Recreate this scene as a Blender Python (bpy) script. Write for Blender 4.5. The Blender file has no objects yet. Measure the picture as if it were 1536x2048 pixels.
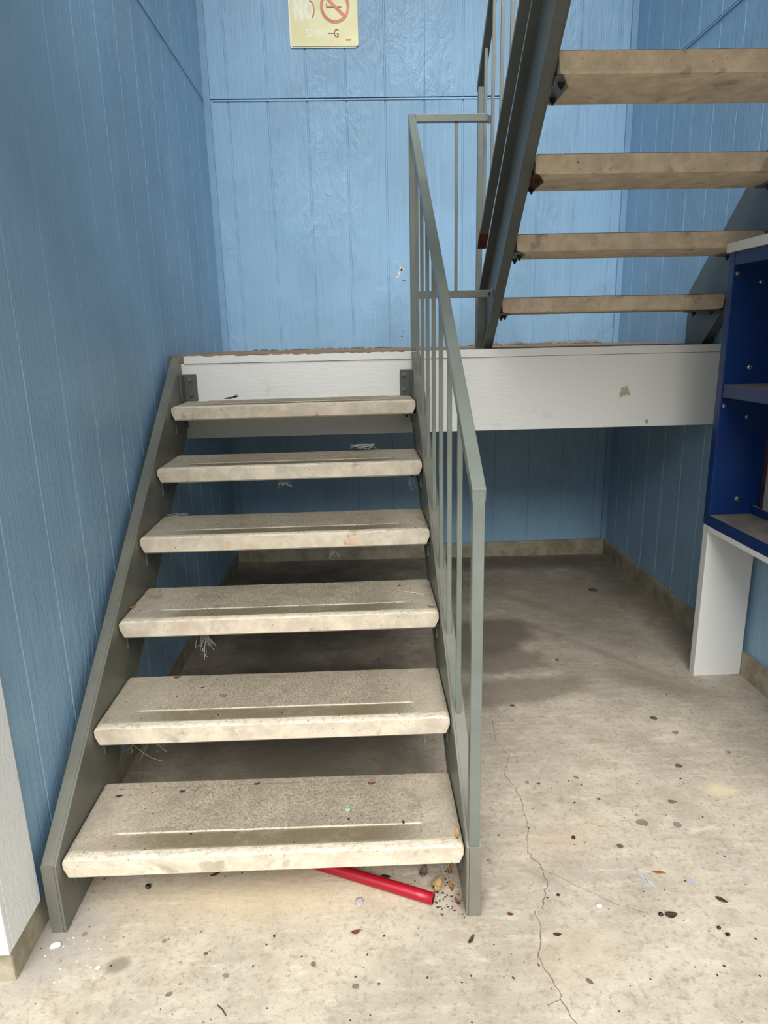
import bpy, bmesh, math, random
from mathutils import Vector, Matrix
C = bpy.context.scene.collection
SKY_LO, SKY_HI, SUN, EXPO, WALK0 = .04, 1.05, 3.2, .56, -.82
random.seed(7)

# ------------------------------------------------------------------ camera
F = 1339.1; PITCH = -0.2523; ROLL = -0.0226; YAW = 0.0313
CAM = Vector((0.771, -1.4067, 1.4192))
fw = Vector((math.sin(YAW)*math.cos(PITCH), math.cos(YAW)*math.cos(PITCH), math.sin(PITCH)))
rt0 = Vector((math.cos(YAW), -math.sin(YAW), 0)); up0 = rt0.cross(fw)
rt = math.cos(ROLL)*rt0 + math.sin(ROLL)*up0
up = -math.sin(ROLL)*rt0 + math.cos(ROLL)*up0
cd = bpy.data.cameras.new('camera'); co = bpy.data.objects.new('camera', cd); C.objects.link(co)
R = Matrix((rt, up, -fw)).transposed()
co.matrix_world = Matrix.Translation(CAM) @ R.to_4x4()
cd.sensor_fit = 'VERTICAL'; cd.sensor_height = 24.0; cd.lens = 24.0*F/2048.0
cd.clip_start = 0.02; cd.clip_end = 200
bpy.context.scene.camera = co

# ------------------------------------------------------------------ materials
def lin(c):
    def f(v):
        v /= 255.0
        return v/12.92 if v <= 0.04045 else ((v+0.055)/1.055)**2.4
    return (f(c[0]), f(c[1]), f(c[2]), 1.0)

class Mat:
    def __init__(s, name, rough=0.5, spec=0.5, metal=0.0):
        s.m = bpy.data.materials.new(name); s.m.use_nodes = True
        s.nt = s.m.node_tree; s.n = s.nt.nodes; s.l = s.nt.links
        s.b = s.n['Principled BSDF']
        s.b.inputs['Roughness'].default_value = rough
        s.b.inputs['Specular IOR Level'].default_value = spec
        s.b.inputs['Metallic'].default_value = metal
        s.tc = s.n.new('ShaderNodeTexCoord'); s.rand = None
    def con(s, v, sock):
        if hasattr(v, 'is_linked') or isinstance(v, bpy.types.NodeSocket): s.l.new(v, sock)
        else: sock.default_value = v
    def coord(s, scale=(1, 1, 1)):
        mp = s.n.new('ShaderNodeMapping'); s.l.new(s.tc.outputs['Object'], mp.inputs['Vector'])
        mp.inputs['Scale'].default_value = scale
        return mp.outputs['Vector']
    def random(s):
        if s.rand is None: s.rand = s.n.new('ShaderNodeObjectInfo').outputs['Random']
        return s.rand
    def noise(s, scale=5, detail=4, rough=.55, vs=(1, 1, 1), dist=0.0, rnd=False):
        t = s.n.new('ShaderNodeTexNoise'); t.noise_dimensions = '4D' if rnd else '3D'
        s.l.new(s.coord(vs), t.inputs['Vector'])
        t.inputs['Scale'].default_value = scale; t.inputs['Detail'].default_value = detail
        t.inputs['Roughness'].default_value = rough; t.inputs['Distortion'].default_value = dist
        if rnd: s.l.new(s.math('MULTIPLY', s.random(), 37.0), t.inputs['W'])
        return t.outputs['Fac']
    def voro(s, scale, vs=(1, 1, 1), rnd=False):
        t = s.n.new('ShaderNodeTexVoronoi'); t.voronoi_dimensions = '4D' if rnd else '3D'
        s.l.new(s.coord(vs), t.inputs['Vector']); t.inputs['Scale'].default_value = scale
        if rnd: s.l.new(s.math('MULTIPLY', s.random(), 31.0), t.inputs['W'])
        return t.outputs['Distance']
    def ramp(s, v, a, b, lo=0.0, hi=1.0):
        t = s.n.new('ShaderNodeMapRange'); t.interpolation_type = 'SMOOTHSTEP'
        s.con(v, t.inputs['Value']); t.inputs['From Min'].default_value = a; t.inputs['From Max'].default_value = b
        t.inputs['To Min'].default_value = lo; t.inputs['To Max'].default_value = hi
        return t.outputs['Result']
    def math(s, op, a, b=0.0, c=0.0):
        t = s.n.new('ShaderNodeMath'); t.operation = op
        s.con(a, t.inputs[0]); s.con(b, t.inputs[1]); s.con(c, t.inputs[2])
        return t.outputs[0]
    def mix(s, fac, a, b):
        t = s.n.new('ShaderNodeMix'); t.data_type = 'RGBA'
        s.con(fac, t.inputs['Factor']); s.con(a, t.inputs[6]); s.con(b, t.inputs[7])
        return t.outputs[2]
    def xyz(s, src='Object'):
        t = s.n.new('ShaderNodeSeparateXYZ')
        s.l.new(s.tc.outputs[src], t.inputs[0]); return t.outputs
    def normal_z(s):
        g = s.n.new('ShaderNodeNewGeometry'); t = s.n.new('ShaderNodeSeparateXYZ')
        s.l.new(g.outputs['Normal'], t.inputs[0]); return t.outputs
    def bump(s, h, strength=.3, dist=.01, prev=None):
        t = s.n.new('ShaderNodeBump'); t.inputs['Strength'].default_value = strength
        t.inputs['Distance'].default_value = dist; s.l.new(h, t.inputs['Height'])
        if prev is not None: s.l.new(prev, t.inputs['Normal'])
        return t.outputs['Normal']
    def out(s, color, normal=None, rough=None):
        s.con(color, s.b.inputs['Base Color'])
        if normal is not None: s.l.new(normal, s.b.inputs['Normal'])
        if rough is not None: s.con(rough, s.b.inputs['Roughness'])
        return s.m

def siding(name, col, grain=1.0, rough=.42):
    m = Mat(name, rough, .5)
    fine = m.noise(1.0, 5, .6, (110, 110, 4.0), .4)
    mid = m.noise(1.0, 3, .6, (28, 28, 2.2), 1.4)
    knots = m.noise(1.0, 4, .65, (9, 9, 4.5), 2.2)
    patch = m.ramp(m.noise(2.6, 3, .5, (1, 1, .5)), .42, .66)
    h = m.math('ADD', m.math('MULTIPLY', fine, .5), m.math('MULTIPLY', mid, .5))
    h = m.math('ADD', h, m.math('MULTIPLY', m.math('MULTIPLY', knots, patch), 1.5))
    c = m.mix(m.ramp(m.noise(1.6, 3), .3, .7), lin([v*.95 for v in col]), lin([min(255, v*1.04) for v in col]))
    c = m.mix(m.math('MULTIPLY', m.ramp(m.noise(1.0, 4, .65, (60, 60, 1.6), .6), .50, .72), .30), c, lin([min(255, v*1.13) for v in col]))  # pale vertical grain streaks, painting in some of the sheen
    c = m.mix(m.math('MULTIPLY', m.ramp(m.noise(1.0, 4, .65, (75, 75, 2.4), 1.0), .56, .74), .30), c, lin([v*.84 for v in col]))
    c = m.mix(m.math('MULTIPLY', m.ramp(m.voro(6.0, (1, 1, .8)), .018, .012), .8), c, lin([v*.62 for v in col]))
    return m.out(c, m.bump(h, .75*grain, .009), m.ramp(m.noise(3, 3), .3, .7, rough-.06, rough+.1))

def paint(name, col, rough=.4, spec=.5, wear=.06, scale=30, bump=.1, spots=None):
    m = Mat(name, rough, spec)
    n = m.noise(scale*.25, 4, rnd=True)
    c = m.mix(m.ramp(n, .3, .7), lin([v*(1-wear) for v in col]), lin([min(255, v*(1+wear)) for v in col]))
    if spots:
        c = m.mix(m.math('MULTIPLY', m.ramp(m.noise(scale*.5, 6, .7, rnd=True), .60, .72), spots[1]), c, lin(spots[0]))
    return m.out(c, m.bump(m.noise(scale*2.2, 4), bump, .003))

M = {}
BLUE = (142, 178, 206)
M['wall_blue'] = siding('blue painted siding', BLUE, 1.0, .36)
M['wall_side'] = siding('blue painted side siding', BLUE, .55, .46)
M['trim_blue'] = paint('blue trim paint', (130, 165, 194), .4, .5, .04)
M['flash'] = paint('blue flashing', (150, 186, 214), .35, .5, .04)
M['dark_gap'] = paint('dark gap', (26, 32, 40), .8, .2)
M['white_rough'] = Mat('rough white paint', .55, .4)
_m = M['white_rough']
M['white_rough'] = _m.out(_m.mix(_m.math('MULTIPLY', _m.ramp(_m.noise(26, 6, .75), .60, .74), .35), lin((240, 241, 240)), lin((190, 186, 176))),
                          _m.bump(_m.noise(1.0, 5, .65, (90, 90, 24), .8), .5, .004))
_m = Mat('white board paint', .5, .4)
_c = _m.mix(_m.math('MULTIPLY', _m.ramp(_m.noise(7, 6, .7), .60, .78), .25), lin((232, 232, 228)), lin((158, 154, 142)))
_z = _m.xyz()
_c = _m.mix(_m.math('MULTIPLY', _m.ramp(_m.noise(34, 5, .7), .66, .76), .3), _c, lin((120, 112, 98)))
M['white_board'] = _m.out(_c, _m.bump(_m.noise(1.0, 5, .6, (16, 60, 90)), .35, .004))
M['steel'] = paint('grey green steel paint', (113, 112, 101), .42, .5, .06, 30, .12, ((86, 80, 70), .35))
M['rail'] = paint('grey green rail paint', (110, 116, 109), .36, .5, .05, 30, .12, ((92, 86, 76), .35))
M['steel_up'] = paint('dull grey steel paint', (88, 92, 88), .42, .5, .06, 30, .12, ((74, 62, 52), .35))
M['bracket'] = paint('bracket paint', (92, 96, 94), .45, .5, .1, 40, .2, ((70, 58, 48), .6))
M['rust'] = paint('rusty steel', (82, 46, 38), .8, .2, .2, 60, .4, ((58, 40, 32), .8))
M['bolt'] = paint('dark bolt steel', (44, 36, 32), .6, .4, .2, 60, .3)
M['bolt_grey'] = paint('painted bolt', (104, 106, 104), .4, .5, .1, 60, .2)
M['screw'] = Mat('zinc screw', .32, .5, .85).out(lin((205, 205, 200)))
M['screw_dark'] = Mat('screw recess', .6, .3, .2).out(lin((70, 68, 64)))

def concrete_tread(name, base, top, dirt):
    m = Mat(name, .86, .25)
    o = m.xyz(); nz = m.normal_z()[2]
    c = m.mix(m.ramp(m.noise(14, 6, .7, rnd=True), .35, .65), lin([v*.92 for v in base]), lin([min(255, v*1.05) for v in base]))
    pink = m.math('MULTIPLY', m.ramp(m.noise(6, 4, rnd=True), .58, .66), .5)
    c = m.mix(pink, c, lin((200, 172, 152)))
    inx = m.math('MULTIPLY', m.ramp(m.math('ADD', o[0], m.math('MULTIPLY', m.noise(9, 4, rnd=True), .12)), .10, .34), m.ramp(m.math('ADD', o[0], m.math('MULTIPLY', m.noise(8, 4, rnd=True), .14)), 1.04, .84))
    iny = m.ramp(m.math('ADD', o[1], m.math('MULTIPLY', m.noise(40, 5, .7, rnd=True), .024)), .024, .050)
    n1 = m.noise(8, 6, .7, rnd=True); fine = m.noise(170, 4, .7, rnd=True); fine2 = m.noise(70, 5, .75, rnd=True)
    istop = m.ramp(nz, .6, .95)
    tcol = m.mix(m.ramp(fine, .34, .66), lin([v*.80 for v in top]), lin([min(255, v*1.16) for v in top]))
    tcol = m.mix(m.math('MULTIPLY', m.ramp(n1, .42, .66), .55), tcol, lin([v*.84 for v in top]))
    c = m.mix(istop, c, m.mix(.62, c, tcol))
    wear = m.math('MULTIPLY', m.math('MULTIPLY', inx, iny), m.ramp(n1, .12, .50, .35, 1.0))
    c = m.mix(m.math('MULTIPLY', istop, wear), c, tcol)
    strip = m.math('MULTIPLY', m.math('MULTIPLY', m.ramp(m.math('ADD', o[1], m.math('MULTIPLY', fine2, .02)), .034, .046), m.ramp(o[1], .0845, .082)), inx)
    c = m.mix(m.math('MULTIPLY', istop, m.math('MULTIPLY', strip, m.ramp(n1, .22, .55, .40, .92))), c, lin(dirt))
    # light worn ridge between strip and scored field, pale scuffed nosing
    ridge = m.math('MULTIPLY', m.math('MULTIPLY', m.ramp(o[1], .0835, .0855), m.ramp(o[1], .0895, .0875)), m.math('MULTIPLY', m.ramp(o[0], .092, .12), m.ramp(o[0], .908, .88)))
    c = m.mix(m.math('MULTIPLY', istop, m.math('MULTIPLY', ridge, m.ramp(fine2, .3, .55, .2, .7))), c, lin((226, 214, 192)))
    nose = m.math('MULTIPLY', m.ramp(o[1], .034, .018), m.ramp(nz, .1, .6))
    c = m.mix(m.math('MULTIPLY', nose, m.ramp(fine2, .34, .56, .1, .65)), c, lin((228, 216, 194)))
    # pits and specks
    c = m.mix(m.math('MULTIPLY', m.ramp(m.voro(75, rnd=True), .20, .10), .55), c, lin((112, 96, 76)))
    c = m.mix(m.math('MULTIPLY', m.ramp(m.voro(26, rnd=True), .10, .06), .8), c, lin((72, 60, 46)))
    c = m.mix(m.math('MULTIPLY', m.ramp(m.noise(13, 3, rnd=True), .60, .68), .42), c, lin((112, 100, 82)))
    b = m.bump(fine, .4, .003)
    b = m.bump(m.ramp(m.voro(75, rnd=True), .06, .22), .4, .003, b)
    return m.out(c, b)
M['tread'] = concrete_tread('worn concrete tread', (206, 194, 174), (144, 134, 116), (106, 96, 72))
M['tread_up'] = concrete_tread('tan concrete tread', (222, 203, 178), (166, 154, 136), (120, 108, 88))

def floor_mat():
    m = Mat('weathered concrete floor', .85, .3)
    o = m.xyz()
    n1 = m.noise(2.2, 6, .62); n2 = m.noise(11, 6, .7); n3 = m.noise(70, 5, .7)
    br = m.noise(1.0, 5, .6, (5, 40, 1))
    c = m.mix(m.ramp(n1, .34, .66), lin((166, 156, 141)), lin((194, 183, 164)))
    c = m.mix(m.math('MULTIPLY', m.ramp(n2, .4, .68), .55), c, lin((158, 144, 125)))
    c = m.mix(m.math('MULTIPLY', m.ramp(br, .45, .7), .35), c, lin((202, 191, 172)))
    c = m.mix(m.math('MULTIPLY', m.ramp(n3, .50, .70), .55), c, lin((128, 114, 94)))
    c = m.mix(m.math('MULTIPLY', m.ramp(m.voro(22), .075, .045), .7), c, lin((92, 78, 62)))
    n4 = m.noise(26, 5, .75, (1, 1.5, 1)); n5 = m.noise(16, 6, .75, (.6, 1.6, 1))
    c = m.mix(m.math('MULTIPLY', m.ramp(n4, .52, .70), .45), c, lin((142, 127, 107)))
    c = m.mix(m.math('MULTIPLY', m.ramp(n5, .54, .70), .5), c, lin((214, 204, 186)))
    dist = m.noise(5, 5, .65); dist2 = m.noise(5.3, 5, .65, (1, 1, 3))
    def stain(c, x, y, rx, ry, rot, k, col, soft=.5, wob=.9):  # also lays the painted shade under stairs and landing
        ca, sa = math.cos(rot), math.sin(rot)
        dx = m.math('SUBTRACT', o[0], x); dy = m.math('SUBTRACT', o[1], y)
        a = m.math('DIVIDE', m.math('ADD', m.math('MULTIPLY', dx, ca), m.math('MULTIPLY', dy, sa)), rx)
        b = m.math('DIVIDE', m.math('SUBTRACT', m.math('MULTIPLY', dy, ca), m.math('MULTIPLY', dx, sa)), ry)
        d = m.math('SQRT', m.math('ADD', m.math('MULTIPLY', a, a), m.math('MULTIPLY', b, b)))
        d = m.math('ADD', d, m.math('MULTIPLY', m.math('SUBTRACT', dist, .5), wob))
        return m.mix(m.math('MULTIPLY', m.ramp(d, 1.0+soft*.3, 1.0-soft), k), c, lin(col))
    # water and oil marks; broad dark ones also paint shade under stairs and landing
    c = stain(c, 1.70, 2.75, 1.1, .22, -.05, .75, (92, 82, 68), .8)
    c = stain(c, .5, 2.1, 1.0, 1.1, 0, .8, (78, 71, 62), .8)  # dirt darkened further to paint in the shade under the landing
    c = stain(c, .50, .98, .62, .85, 0, .75, (82, 75, 66), .7)  # dirt and painted shade together, beneath the lower flight
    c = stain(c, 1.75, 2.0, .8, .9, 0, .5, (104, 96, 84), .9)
    c = stain(c, 2.28, 2.35, .20, .75, .1, .55, (98, 90, 76), .8)
    c = stain(c, 1.36, 1.62, .30, .20, .5, .8, (98, 90, 80), .35)
    c = stain(c, 1.30, 1.38, .34, .16, -.2, .7, (106, 97, 84), .3)
    c = stain(c, 1.36, 1.08, .38, .12, .2, .65, (112, 103, 88), .45)
    c = stain(c, 1.05, 1.10, .30, .35, .0, .45, (120, 110, 94), .6)
    c = stain(c, 1.65, 2.05, .75, .05, -.85, .35, (120, 110, 94), .9)
    c = stain(c, 1.75, 1.55, .75, .04, -.9, .35, (118, 108, 92), .9)
    c = stain(c, 1.95, 1.12, .26, .10, -.5, .5, (112, 102, 86), .9)
    c = stain(c, 1.74, .36, .13, .05, -.9, .3, (150, 132, 110), .9)
    c = stain(c, .46, .50, .14, .06, .1, .65, (84, 77, 68), .4)
    c = stain(c, .75, .58, .45, .25, .0, .35, (120, 110, 96), .9)
    c = stain(c, -.02, -.06, .16, .14, .6, .75, (158, 152, 144), .7)
    c = stain(c, .159, -.119, .036, .026, .3, .8, (128, 118, 104), .5, .6)
    c = stain(c, .47, .06, .40, .10, 0, .4, (214, 192, 154), .9)
    c = stain(c, 1.25, -.14, .16, .10, .3, .4, (178, 156, 134), .9)
    c = stain(c, 1.32, .22, .18, .10, .3, .3, (196, 170, 146), .9)
    c = stain(c, 1.23, .09, .10, .025, -.75, .4, (130, 118, 102), .9)
    c = stain(c, 1.90, .42, .06, .04, .0, .5, (220, 200, 160), .6)
    c = stain(c, 1.015, .03, .05, .06, -.9, .7, (110, 94, 76), .9)
    b = m.bump(n3, .35, .004); b = m.bump(n2, .25, .01, b)
    return m.out(c, b)
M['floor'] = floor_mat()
M['crack'] = paint('dark crack', (124, 111, 94), .9, .2, .2, 60, .2)  # dark colour of the floor cracks
M['gum'] = paint('old dark gum mark', (88, 82, 74), .75, .3, .15, 90, .3)
M['gum_pale'] = paint('faded grey mark', (124, 116, 102), .8, .3, .1, 90, .3)
M['paint_mark'] = paint('bluish paint mark', (168, 168, 172), .8, .3, .06, 90, .3)
_m = Mat('dirty concrete curb', .88, .25)
M['curb'] = _m.out(_m.mix(_m.ramp(_m.noise(9, 6, .7), .38, .66), lin((172, 164, 142)), lin((142, 132, 110))), _m.bump(_m.noise(50, 5, .7), .4, .006))
_m = Mat('brown weathered landing', .85, .3)
M['landing'] = _m.out(_m.mix(_m.ramp(_m.noise(6, 6, .7), .36, .64), lin((158, 134, 108)), lin((120, 98, 76))), _m.bump(_m.noise(50, 5, .7), .4, .005))

def shelf_blue():
    m = Mat('royal blue gloss paint', .4, .5)
    nz = m.normal_z()[2]
    c = m.mix(m.ramp(m.noise(4, 4), .3, .7), lin((8, 42, 96)), lin((12, 48, 106)))
    dust = m.math('MULTIPLY', m.ramp(nz, .7, .98), m.ramp(m.noise(14, 6, .7), .25, .62, .45, 1.0))
    c = m.mix(dust, c, lin((122, 114, 98)))
    c = m.mix(m.math('MULTIPLY', m.ramp(m.noise(24, 6, .75), .64, .74), .35), c, lin((110, 130, 160)))
    r = m.math('ADD', .36, m.math('MULTIPLY', dust, .5))
    return m.out(c, m.bump(m.noise(70, 4), .12, .003), r)
M['blue'] = shelf_blue()
M['blue_edge'] = paint('slate blue edge paint', (44, 68, 112), .5, .4, .1, 30, .15, ((90, 96, 104), .4))
M['red'] = paint('red plastic', (156, 10, 34), .36, .5, .05, 24, .1, ((120, 12, 30), .4))
M['red_in'] = paint('dark red inside', (70, 10, 16), .7, .3)
M['cream'] = Mat('faded cream sign', .45, .5)
_m = M['cream']
_c = _m.mix(_m.ramp(_m.noise(7, 4), .35, .65), lin((238, 227, 166)), lin((246, 240, 192)))
M['cream'] = _m.out(_c, _m.bump(_m.noise(14, 3), .08, .01))
M['sign_white'] = paint('white lettering', (248, 246, 226), .45, .5, .02)
M['sign_pale'] = paint('pale worn lettering', (246, 240, 204), .45, .5, .02)
M['sign_red'] = paint('faded red print', (216, 136, 104), .45, .5, .12, 60)
M['sign_dark'] = paint('brown faded print', (150, 88, 60), .45, .5, .12, 60)
M['leaf_dark'] = paint('dark dry leaf', (66, 48, 40), .6, .4, .15, 120, .3)
M['leaf_brown'] = paint('brown dry leaf', (150, 100, 54), .6, .4, .15, 120, .3)
M['leaf_tan'] = paint('tan dry leaf', (176, 146, 100), .6, .4, .12, 120, .3)
M['leaf_red'] = paint('reddish dry leaf', (104, 56, 42), .6, .4, .12, 120, .3)
M['leaf_grey'] = paint('grey dry leaf', (108, 100, 88), .7, .4, .12, 120, .3)
M['seed'] = paint('black seed', (26, 20, 18), .4, .5)
M['chip'] = paint('white paint chip', (238, 236, 228), .6, .4, .03)
M['purple'] = paint('pale mauve scrap', (176, 166, 168), .8, .3, .08)
M['crumb'] = paint('dark crumbs', (58, 46, 36), .85, .2, .3, 90)
M['web'] = Mat('grey cobweb', .8, .2).out(lin((176, 174, 166)))
M['fluff'] = paint('grey lint', (132, 126, 116), .95, .1, .12, 60, .6)
M['ceiling'] = paint('white ceiling paint', (206, 208, 206), .7, .3, .04)
M['straw'] = paint('pale straw', (222, 206, 164), .7, .3)

# ------------------------------------------------------------------ mesh helpers
class MB:
    def __init__(s): s.bm = bmesh.new()
    def quad(s, *pts, mi=0):
        f = s.bm.faces.new([s.bm.verts.new(p) for p in pts]); f.material_index = mi; return f
    def box(s, x0, x1, y0, y1, z0, z1, bev=0.0, mi=0, seg=2):
        b = bmesh.new(); bmesh.ops.create_cube(b, size=1.0)
        for v in b.verts:
            v.co = Vector(((x0+x1)/2+v.co.x*(x1-x0), (y0+y1)/2+v.co.y*(y1-y0), (z0+z1)/2+v.co.z*(z1-z0)))
        if bev > 0:
            bmesh.ops.bevel(b, geom=list(b.edges), offset=bev, segments=seg, profile=.6, affect='EDGES')
        s.merge(b, mi); return s
    def merge(s, b, mi=0):
        mp = {v: s.bm.verts.new(v.co) for v in b.verts}
        for f in b.faces:
            try:
                g = s.bm.faces.new([mp[v] for v in f.verts]); g.material_index = mi; g.smooth = f.smooth
            except ValueError: pass
        b.free()
    def prism(s, poly, axis, a, b, bev=0.0, mi=0):
        """extrude a 2D polygon along an axis from a to b; poly gives the other two coords in order"""
        bb = bmesh.new()
        def P(p, t):
            return {'x': (t, p[0], p[1]), 'y': (p[0], t, p[1]), 'z': (p[0], p[1], t)}[axis]
        A = [bb.verts.new(P(p, a)) for p in poly]; B = [bb.verts.new(P(p, b)) for p in poly]
        n = len(poly)
        bb.faces.new(A); bb.faces.new(B[::-1])
        for i in range(n): bb.faces.new([A[i], B[i], B[(i+1) % n], A[(i+1) % n]])
        bmesh.ops.recalc_face_normals(bb, faces=list(bb.faces))
        if bev > 0:
            bmesh.ops.bevel(bb, geom=list(bb.edges), offset=bev, segments=2, profile=.6, affect='EDGES')
        s.merge(bb, mi); return s
    def bar(s, p, q, w, h, side=Vector((1, 0, 0)), bev=0.0, mi=0):
        """rectangular bar between p and q; w across 'side', h across the third direction"""
        p, q = Vector(p), Vector(q); d = (q-p).normalized()
        sd = (side - d*side.dot(d)).normalized(); u = d.cross(sd)
        b = bmesh.new(); vs = []
        for c in (p, q):
            vs.append([b.verts.new(c+sd*w/2*i+u*h/2*j) for i, j in ((-1, -1), (1, -1), (1, 1), (-1, 1))])
        b.faces.new(vs[0][::-1]); b.faces.new(vs[1])
        for i in range(4): b.faces.new([vs[0][i], vs[0][(i+1) % 4], vs[1][(i+1) % 4], vs[1][i]])
        bmesh.ops.recalc_face_normals(b, faces=list(b.faces))
        if bev > 0: bmesh.ops.bevel(b, geom=list(b.edges), offset=bev, segments=2, profile=.6, affect='EDGES')
        s.merge(b, mi); return s
    def cyl(s, p, q, r, n=12, r2=None, mi=0, cap=True, smooth=True):
        p, q = Vector(p), Vector(q); d = (q-p).normalized()
        a = Vector((0, 0, 1)) if abs(d.z) < .9 else Vector((1, 0, 0))
        u = d.cross(a).normalized(); v = d.cross(u); r2 = r if r2 is None else r2
        A = [s.bm.verts.new(p+(u*math.cos(t)+v*math.sin(t))*r) for t in [2*math.pi*i/n for i in range(n)]]
        B = [s.bm.verts.new(q+(u*math.cos(t)+v*math.sin(t))*r2) for t in [2*math.pi*i/n for i in range(n)]]
        for i in range(n):
            f = s.bm.faces.new([A[i], A[(i+1) % n], B[(i+1) % n], B[i]]); f.smooth = smooth; f.material_index = mi
        if cap:
            f = s.bm.faces.new(A[::-1]); f.material_index = mi
            f = s.bm.faces.new(B); f.material_index = mi
        return s
    def tube(s, pts, r, n=5, mi=0):
        for a, b in zip(pts, pts[1:]):
            if (Vector(b)-Vector(a)).length > 1e-6: s.cyl(a, b, r, n, mi=mi)
        return s
    def build(s, name, mats, parent=None, origin=None, recalc=True):
        if recalc: bmesh.ops.recalc_face_normals(s.bm, faces=list(s.bm.faces))
        base = parent.matrix_world.translation if parent is not None else Vector((0, 0, 0))
        if parent is not None: base = world_loc(parent)
        og = Vector(origin) if origin is not None else base
        for v in s.bm.verts: v.co -= og
        me = bpy.data.meshes.new(name); s.bm.to_mesh(me); s.bm.free()
        for mt in (mats if isinstance(mats, (list, tuple)) else [mats]): me.materials.append(mt)
        o = bpy.data.objects.new(name, me); C.objects.link(o)
        if parent is not None: o.parent = parent
        o.location = og - base
        return o

def world_loc(o):
    l = Vector(o.location)
    return l + world_loc(o.parent) if o.parent is not None else l

def tag(o, label=None, cat=None, group=None, kind=None):
    if label: o['label'] = label
    if cat: o['category'] = cat
    if group: o['group'] = group
    if kind: o['kind'] = kind
    return o
def thing(name, label, cat, loc, group=None):
    o = bpy.data.objects.new(name, None); C.objects.link(o); o.location = loc; o.empty_display_size = .05
    return tag(o, label, cat, group)

def fz(x): return .010*(.5-x)            # the slab falls slightly to the right

# ------------------------------------------------------------------ setting
XL, XR, YB, ZL, ZG, ZCB = -.062, 2.3937, 2.8727, 1.3684, 2.7534, .0875
ZTOP = 5.3

def siding_wall(name, axis, plane, sign, a0, a1, grooves, mat, z0=ZCB, z1=ZTOP, gw=.009, gd=.0045, seam=True, extra=None):
    """vertical-groove sheet siding: real grooves cut in the face; axis = coordinate running along the wall"""
    mb = MB()
    prof = [(a0, 0)]
    for g in grooves:
        prof += [(g-gw/2-.0015, 0), (g-gw/2+.001, -gd), (g+gw/2-.001, -gd), (g+gw/2+.0015, 0)]
    prof += [(a1, 0), (a1, -.03), (a0, -.03)]
    def P(p):
        off = plane + sign*p[1]
        return (p[0], off) if axis == 'x' else (off, p[0])
    poly = [P(p) for p in prof]
    spans = [(z0, ZG-.003), (ZG+.003, z1)] if seam else [(z0, z1)]
    for s0, s1 in spans:
        mb.prism(poly, 'z', s0, s1)
    if seam:
        q = [P((a0, -.012)), P((a1, -.012)), P((a1, -.03)), P((a0, -.03))]
        mb.prism(q, 'z', ZG-.003, ZG+.003, mi=1)
    if extra: extra(mb)
    return tag(mb.build(name, [mat, M['dark_gap'], M['scar'], M['scar_dark']]), kind='structure')

M['scar'] = paint('bare chipped wood', (214, 208, 198), .8, .2, .1, 90, .3)
M['scar_dark'] = paint('dark chip', (96, 74, 60), .8, .2, .1, 90, .3)
M['patch'] = paint('stained peeled patch', (176, 170, 150), .7, .3, .12, 90, .3)
M['pink'] = paint('pinkish stain', (196, 170, 146), .85, .25, .12, 90, .3)
def flake(mb, x, y, z, rx, rz, rot, mi, seed, n=13, j=.35, th=.0006):
    r_ = random.Random(seed); ps = []
    for i in range(n):
        t = 2*math.pi*i/n; k = 1+r_.uniform(-j, j); u, v = rx*k*math.cos(t), rz*k*math.sin(t)
        ps.append((x+u*math.cos(rot)-v*math.sin(rot), z+u*math.sin(rot)+v*math.cos(rot)))
    mb.prism(ps, 'y', y-th, y, mi=mi)
def scars(mb):
    y = YB
    flake(mb, 1.032, y, 1.808, .006, .020, -.6, 2, 1); flake(mb, 1.045, y, 1.828, .013, .012, 0, 2, 2)
    flake(mb, 1.044, y-.0006, 1.826, .007, .007, 0, 3, 3); flake(mb, 1.022, y, 1.786, .008, .008, 0, 2, 4)
    flake(mb, 1.06, y, 1.762, .014, .0018, 0, 3, 5); flake(mb, 1.04, y, 1.435, .005, .004, 0, 3, 6); flake(mb, 1.05, y, 1.462, .004, .004, 0, 3, 7)
siding_wall('wall_back', 'x', YB, -1, XL-.03, XR+.03, [.075+.2225*i for i in range(11)], M['wall_blue'], extra=scars)
siding_wall('wall_left', 'y', XL, 1, -.15, YB, [.105+.21*i for i in range(14) if .105+.21*i < 2.84], M['wall_side'], gw=.005, gd=.0022)
siding_wall('wall_right', 'y', XR, -1, -.6, YB, [-.34+.203*i for i in range(17) if -.34+.203*i < 2.85], M['wall_side'], gw=.006, gd=.0028)
# front face of the building beyond the white corner board
siding_wall('wall_front', 'x', -.15, -1, -2.2, XL-.03, [-.2-.2*i for i in range(10)][::-1], M['wall_side'], seam=False)

def seam_strip(name, a, b, axis, plane, sign):
    mb = MB()
    if axis == 'x': mb.box(a, b, min(plane, plane+sign*.005), max(plane, plane+sign*.005), ZG-.012, ZG-.005, .001)
    else: mb.box(min(plane, plane+sign*.005), max(plane, plane+sign*.005), a, b, ZG-.012, ZG-.005, .001)
    tag(mb.build(name, M['flash']), kind='structure')
seam_strip('trim_1', XL+.05, XR-.035, 'x', YB, -1)
seam_strip('trim_2', .0, YB-.03, 'y', XL, 1)
seam_strip('trim_3', .0, YB-.03, 'y', XR, -1)
# corner battens
mb = MB(); mb.box(XL, XL+.038, YB-.018, YB, ZCB, ZTOP, .002); tag(mb.build('trim_4', M['trim_blue']), kind='structure')
mb = MB(); mb.box(XR-.034, XR, YB-.018, YB, ZCB, ZTOP, .002); tag(mb.build('trim_5', M['trim_blue']), kind='structure')
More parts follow.
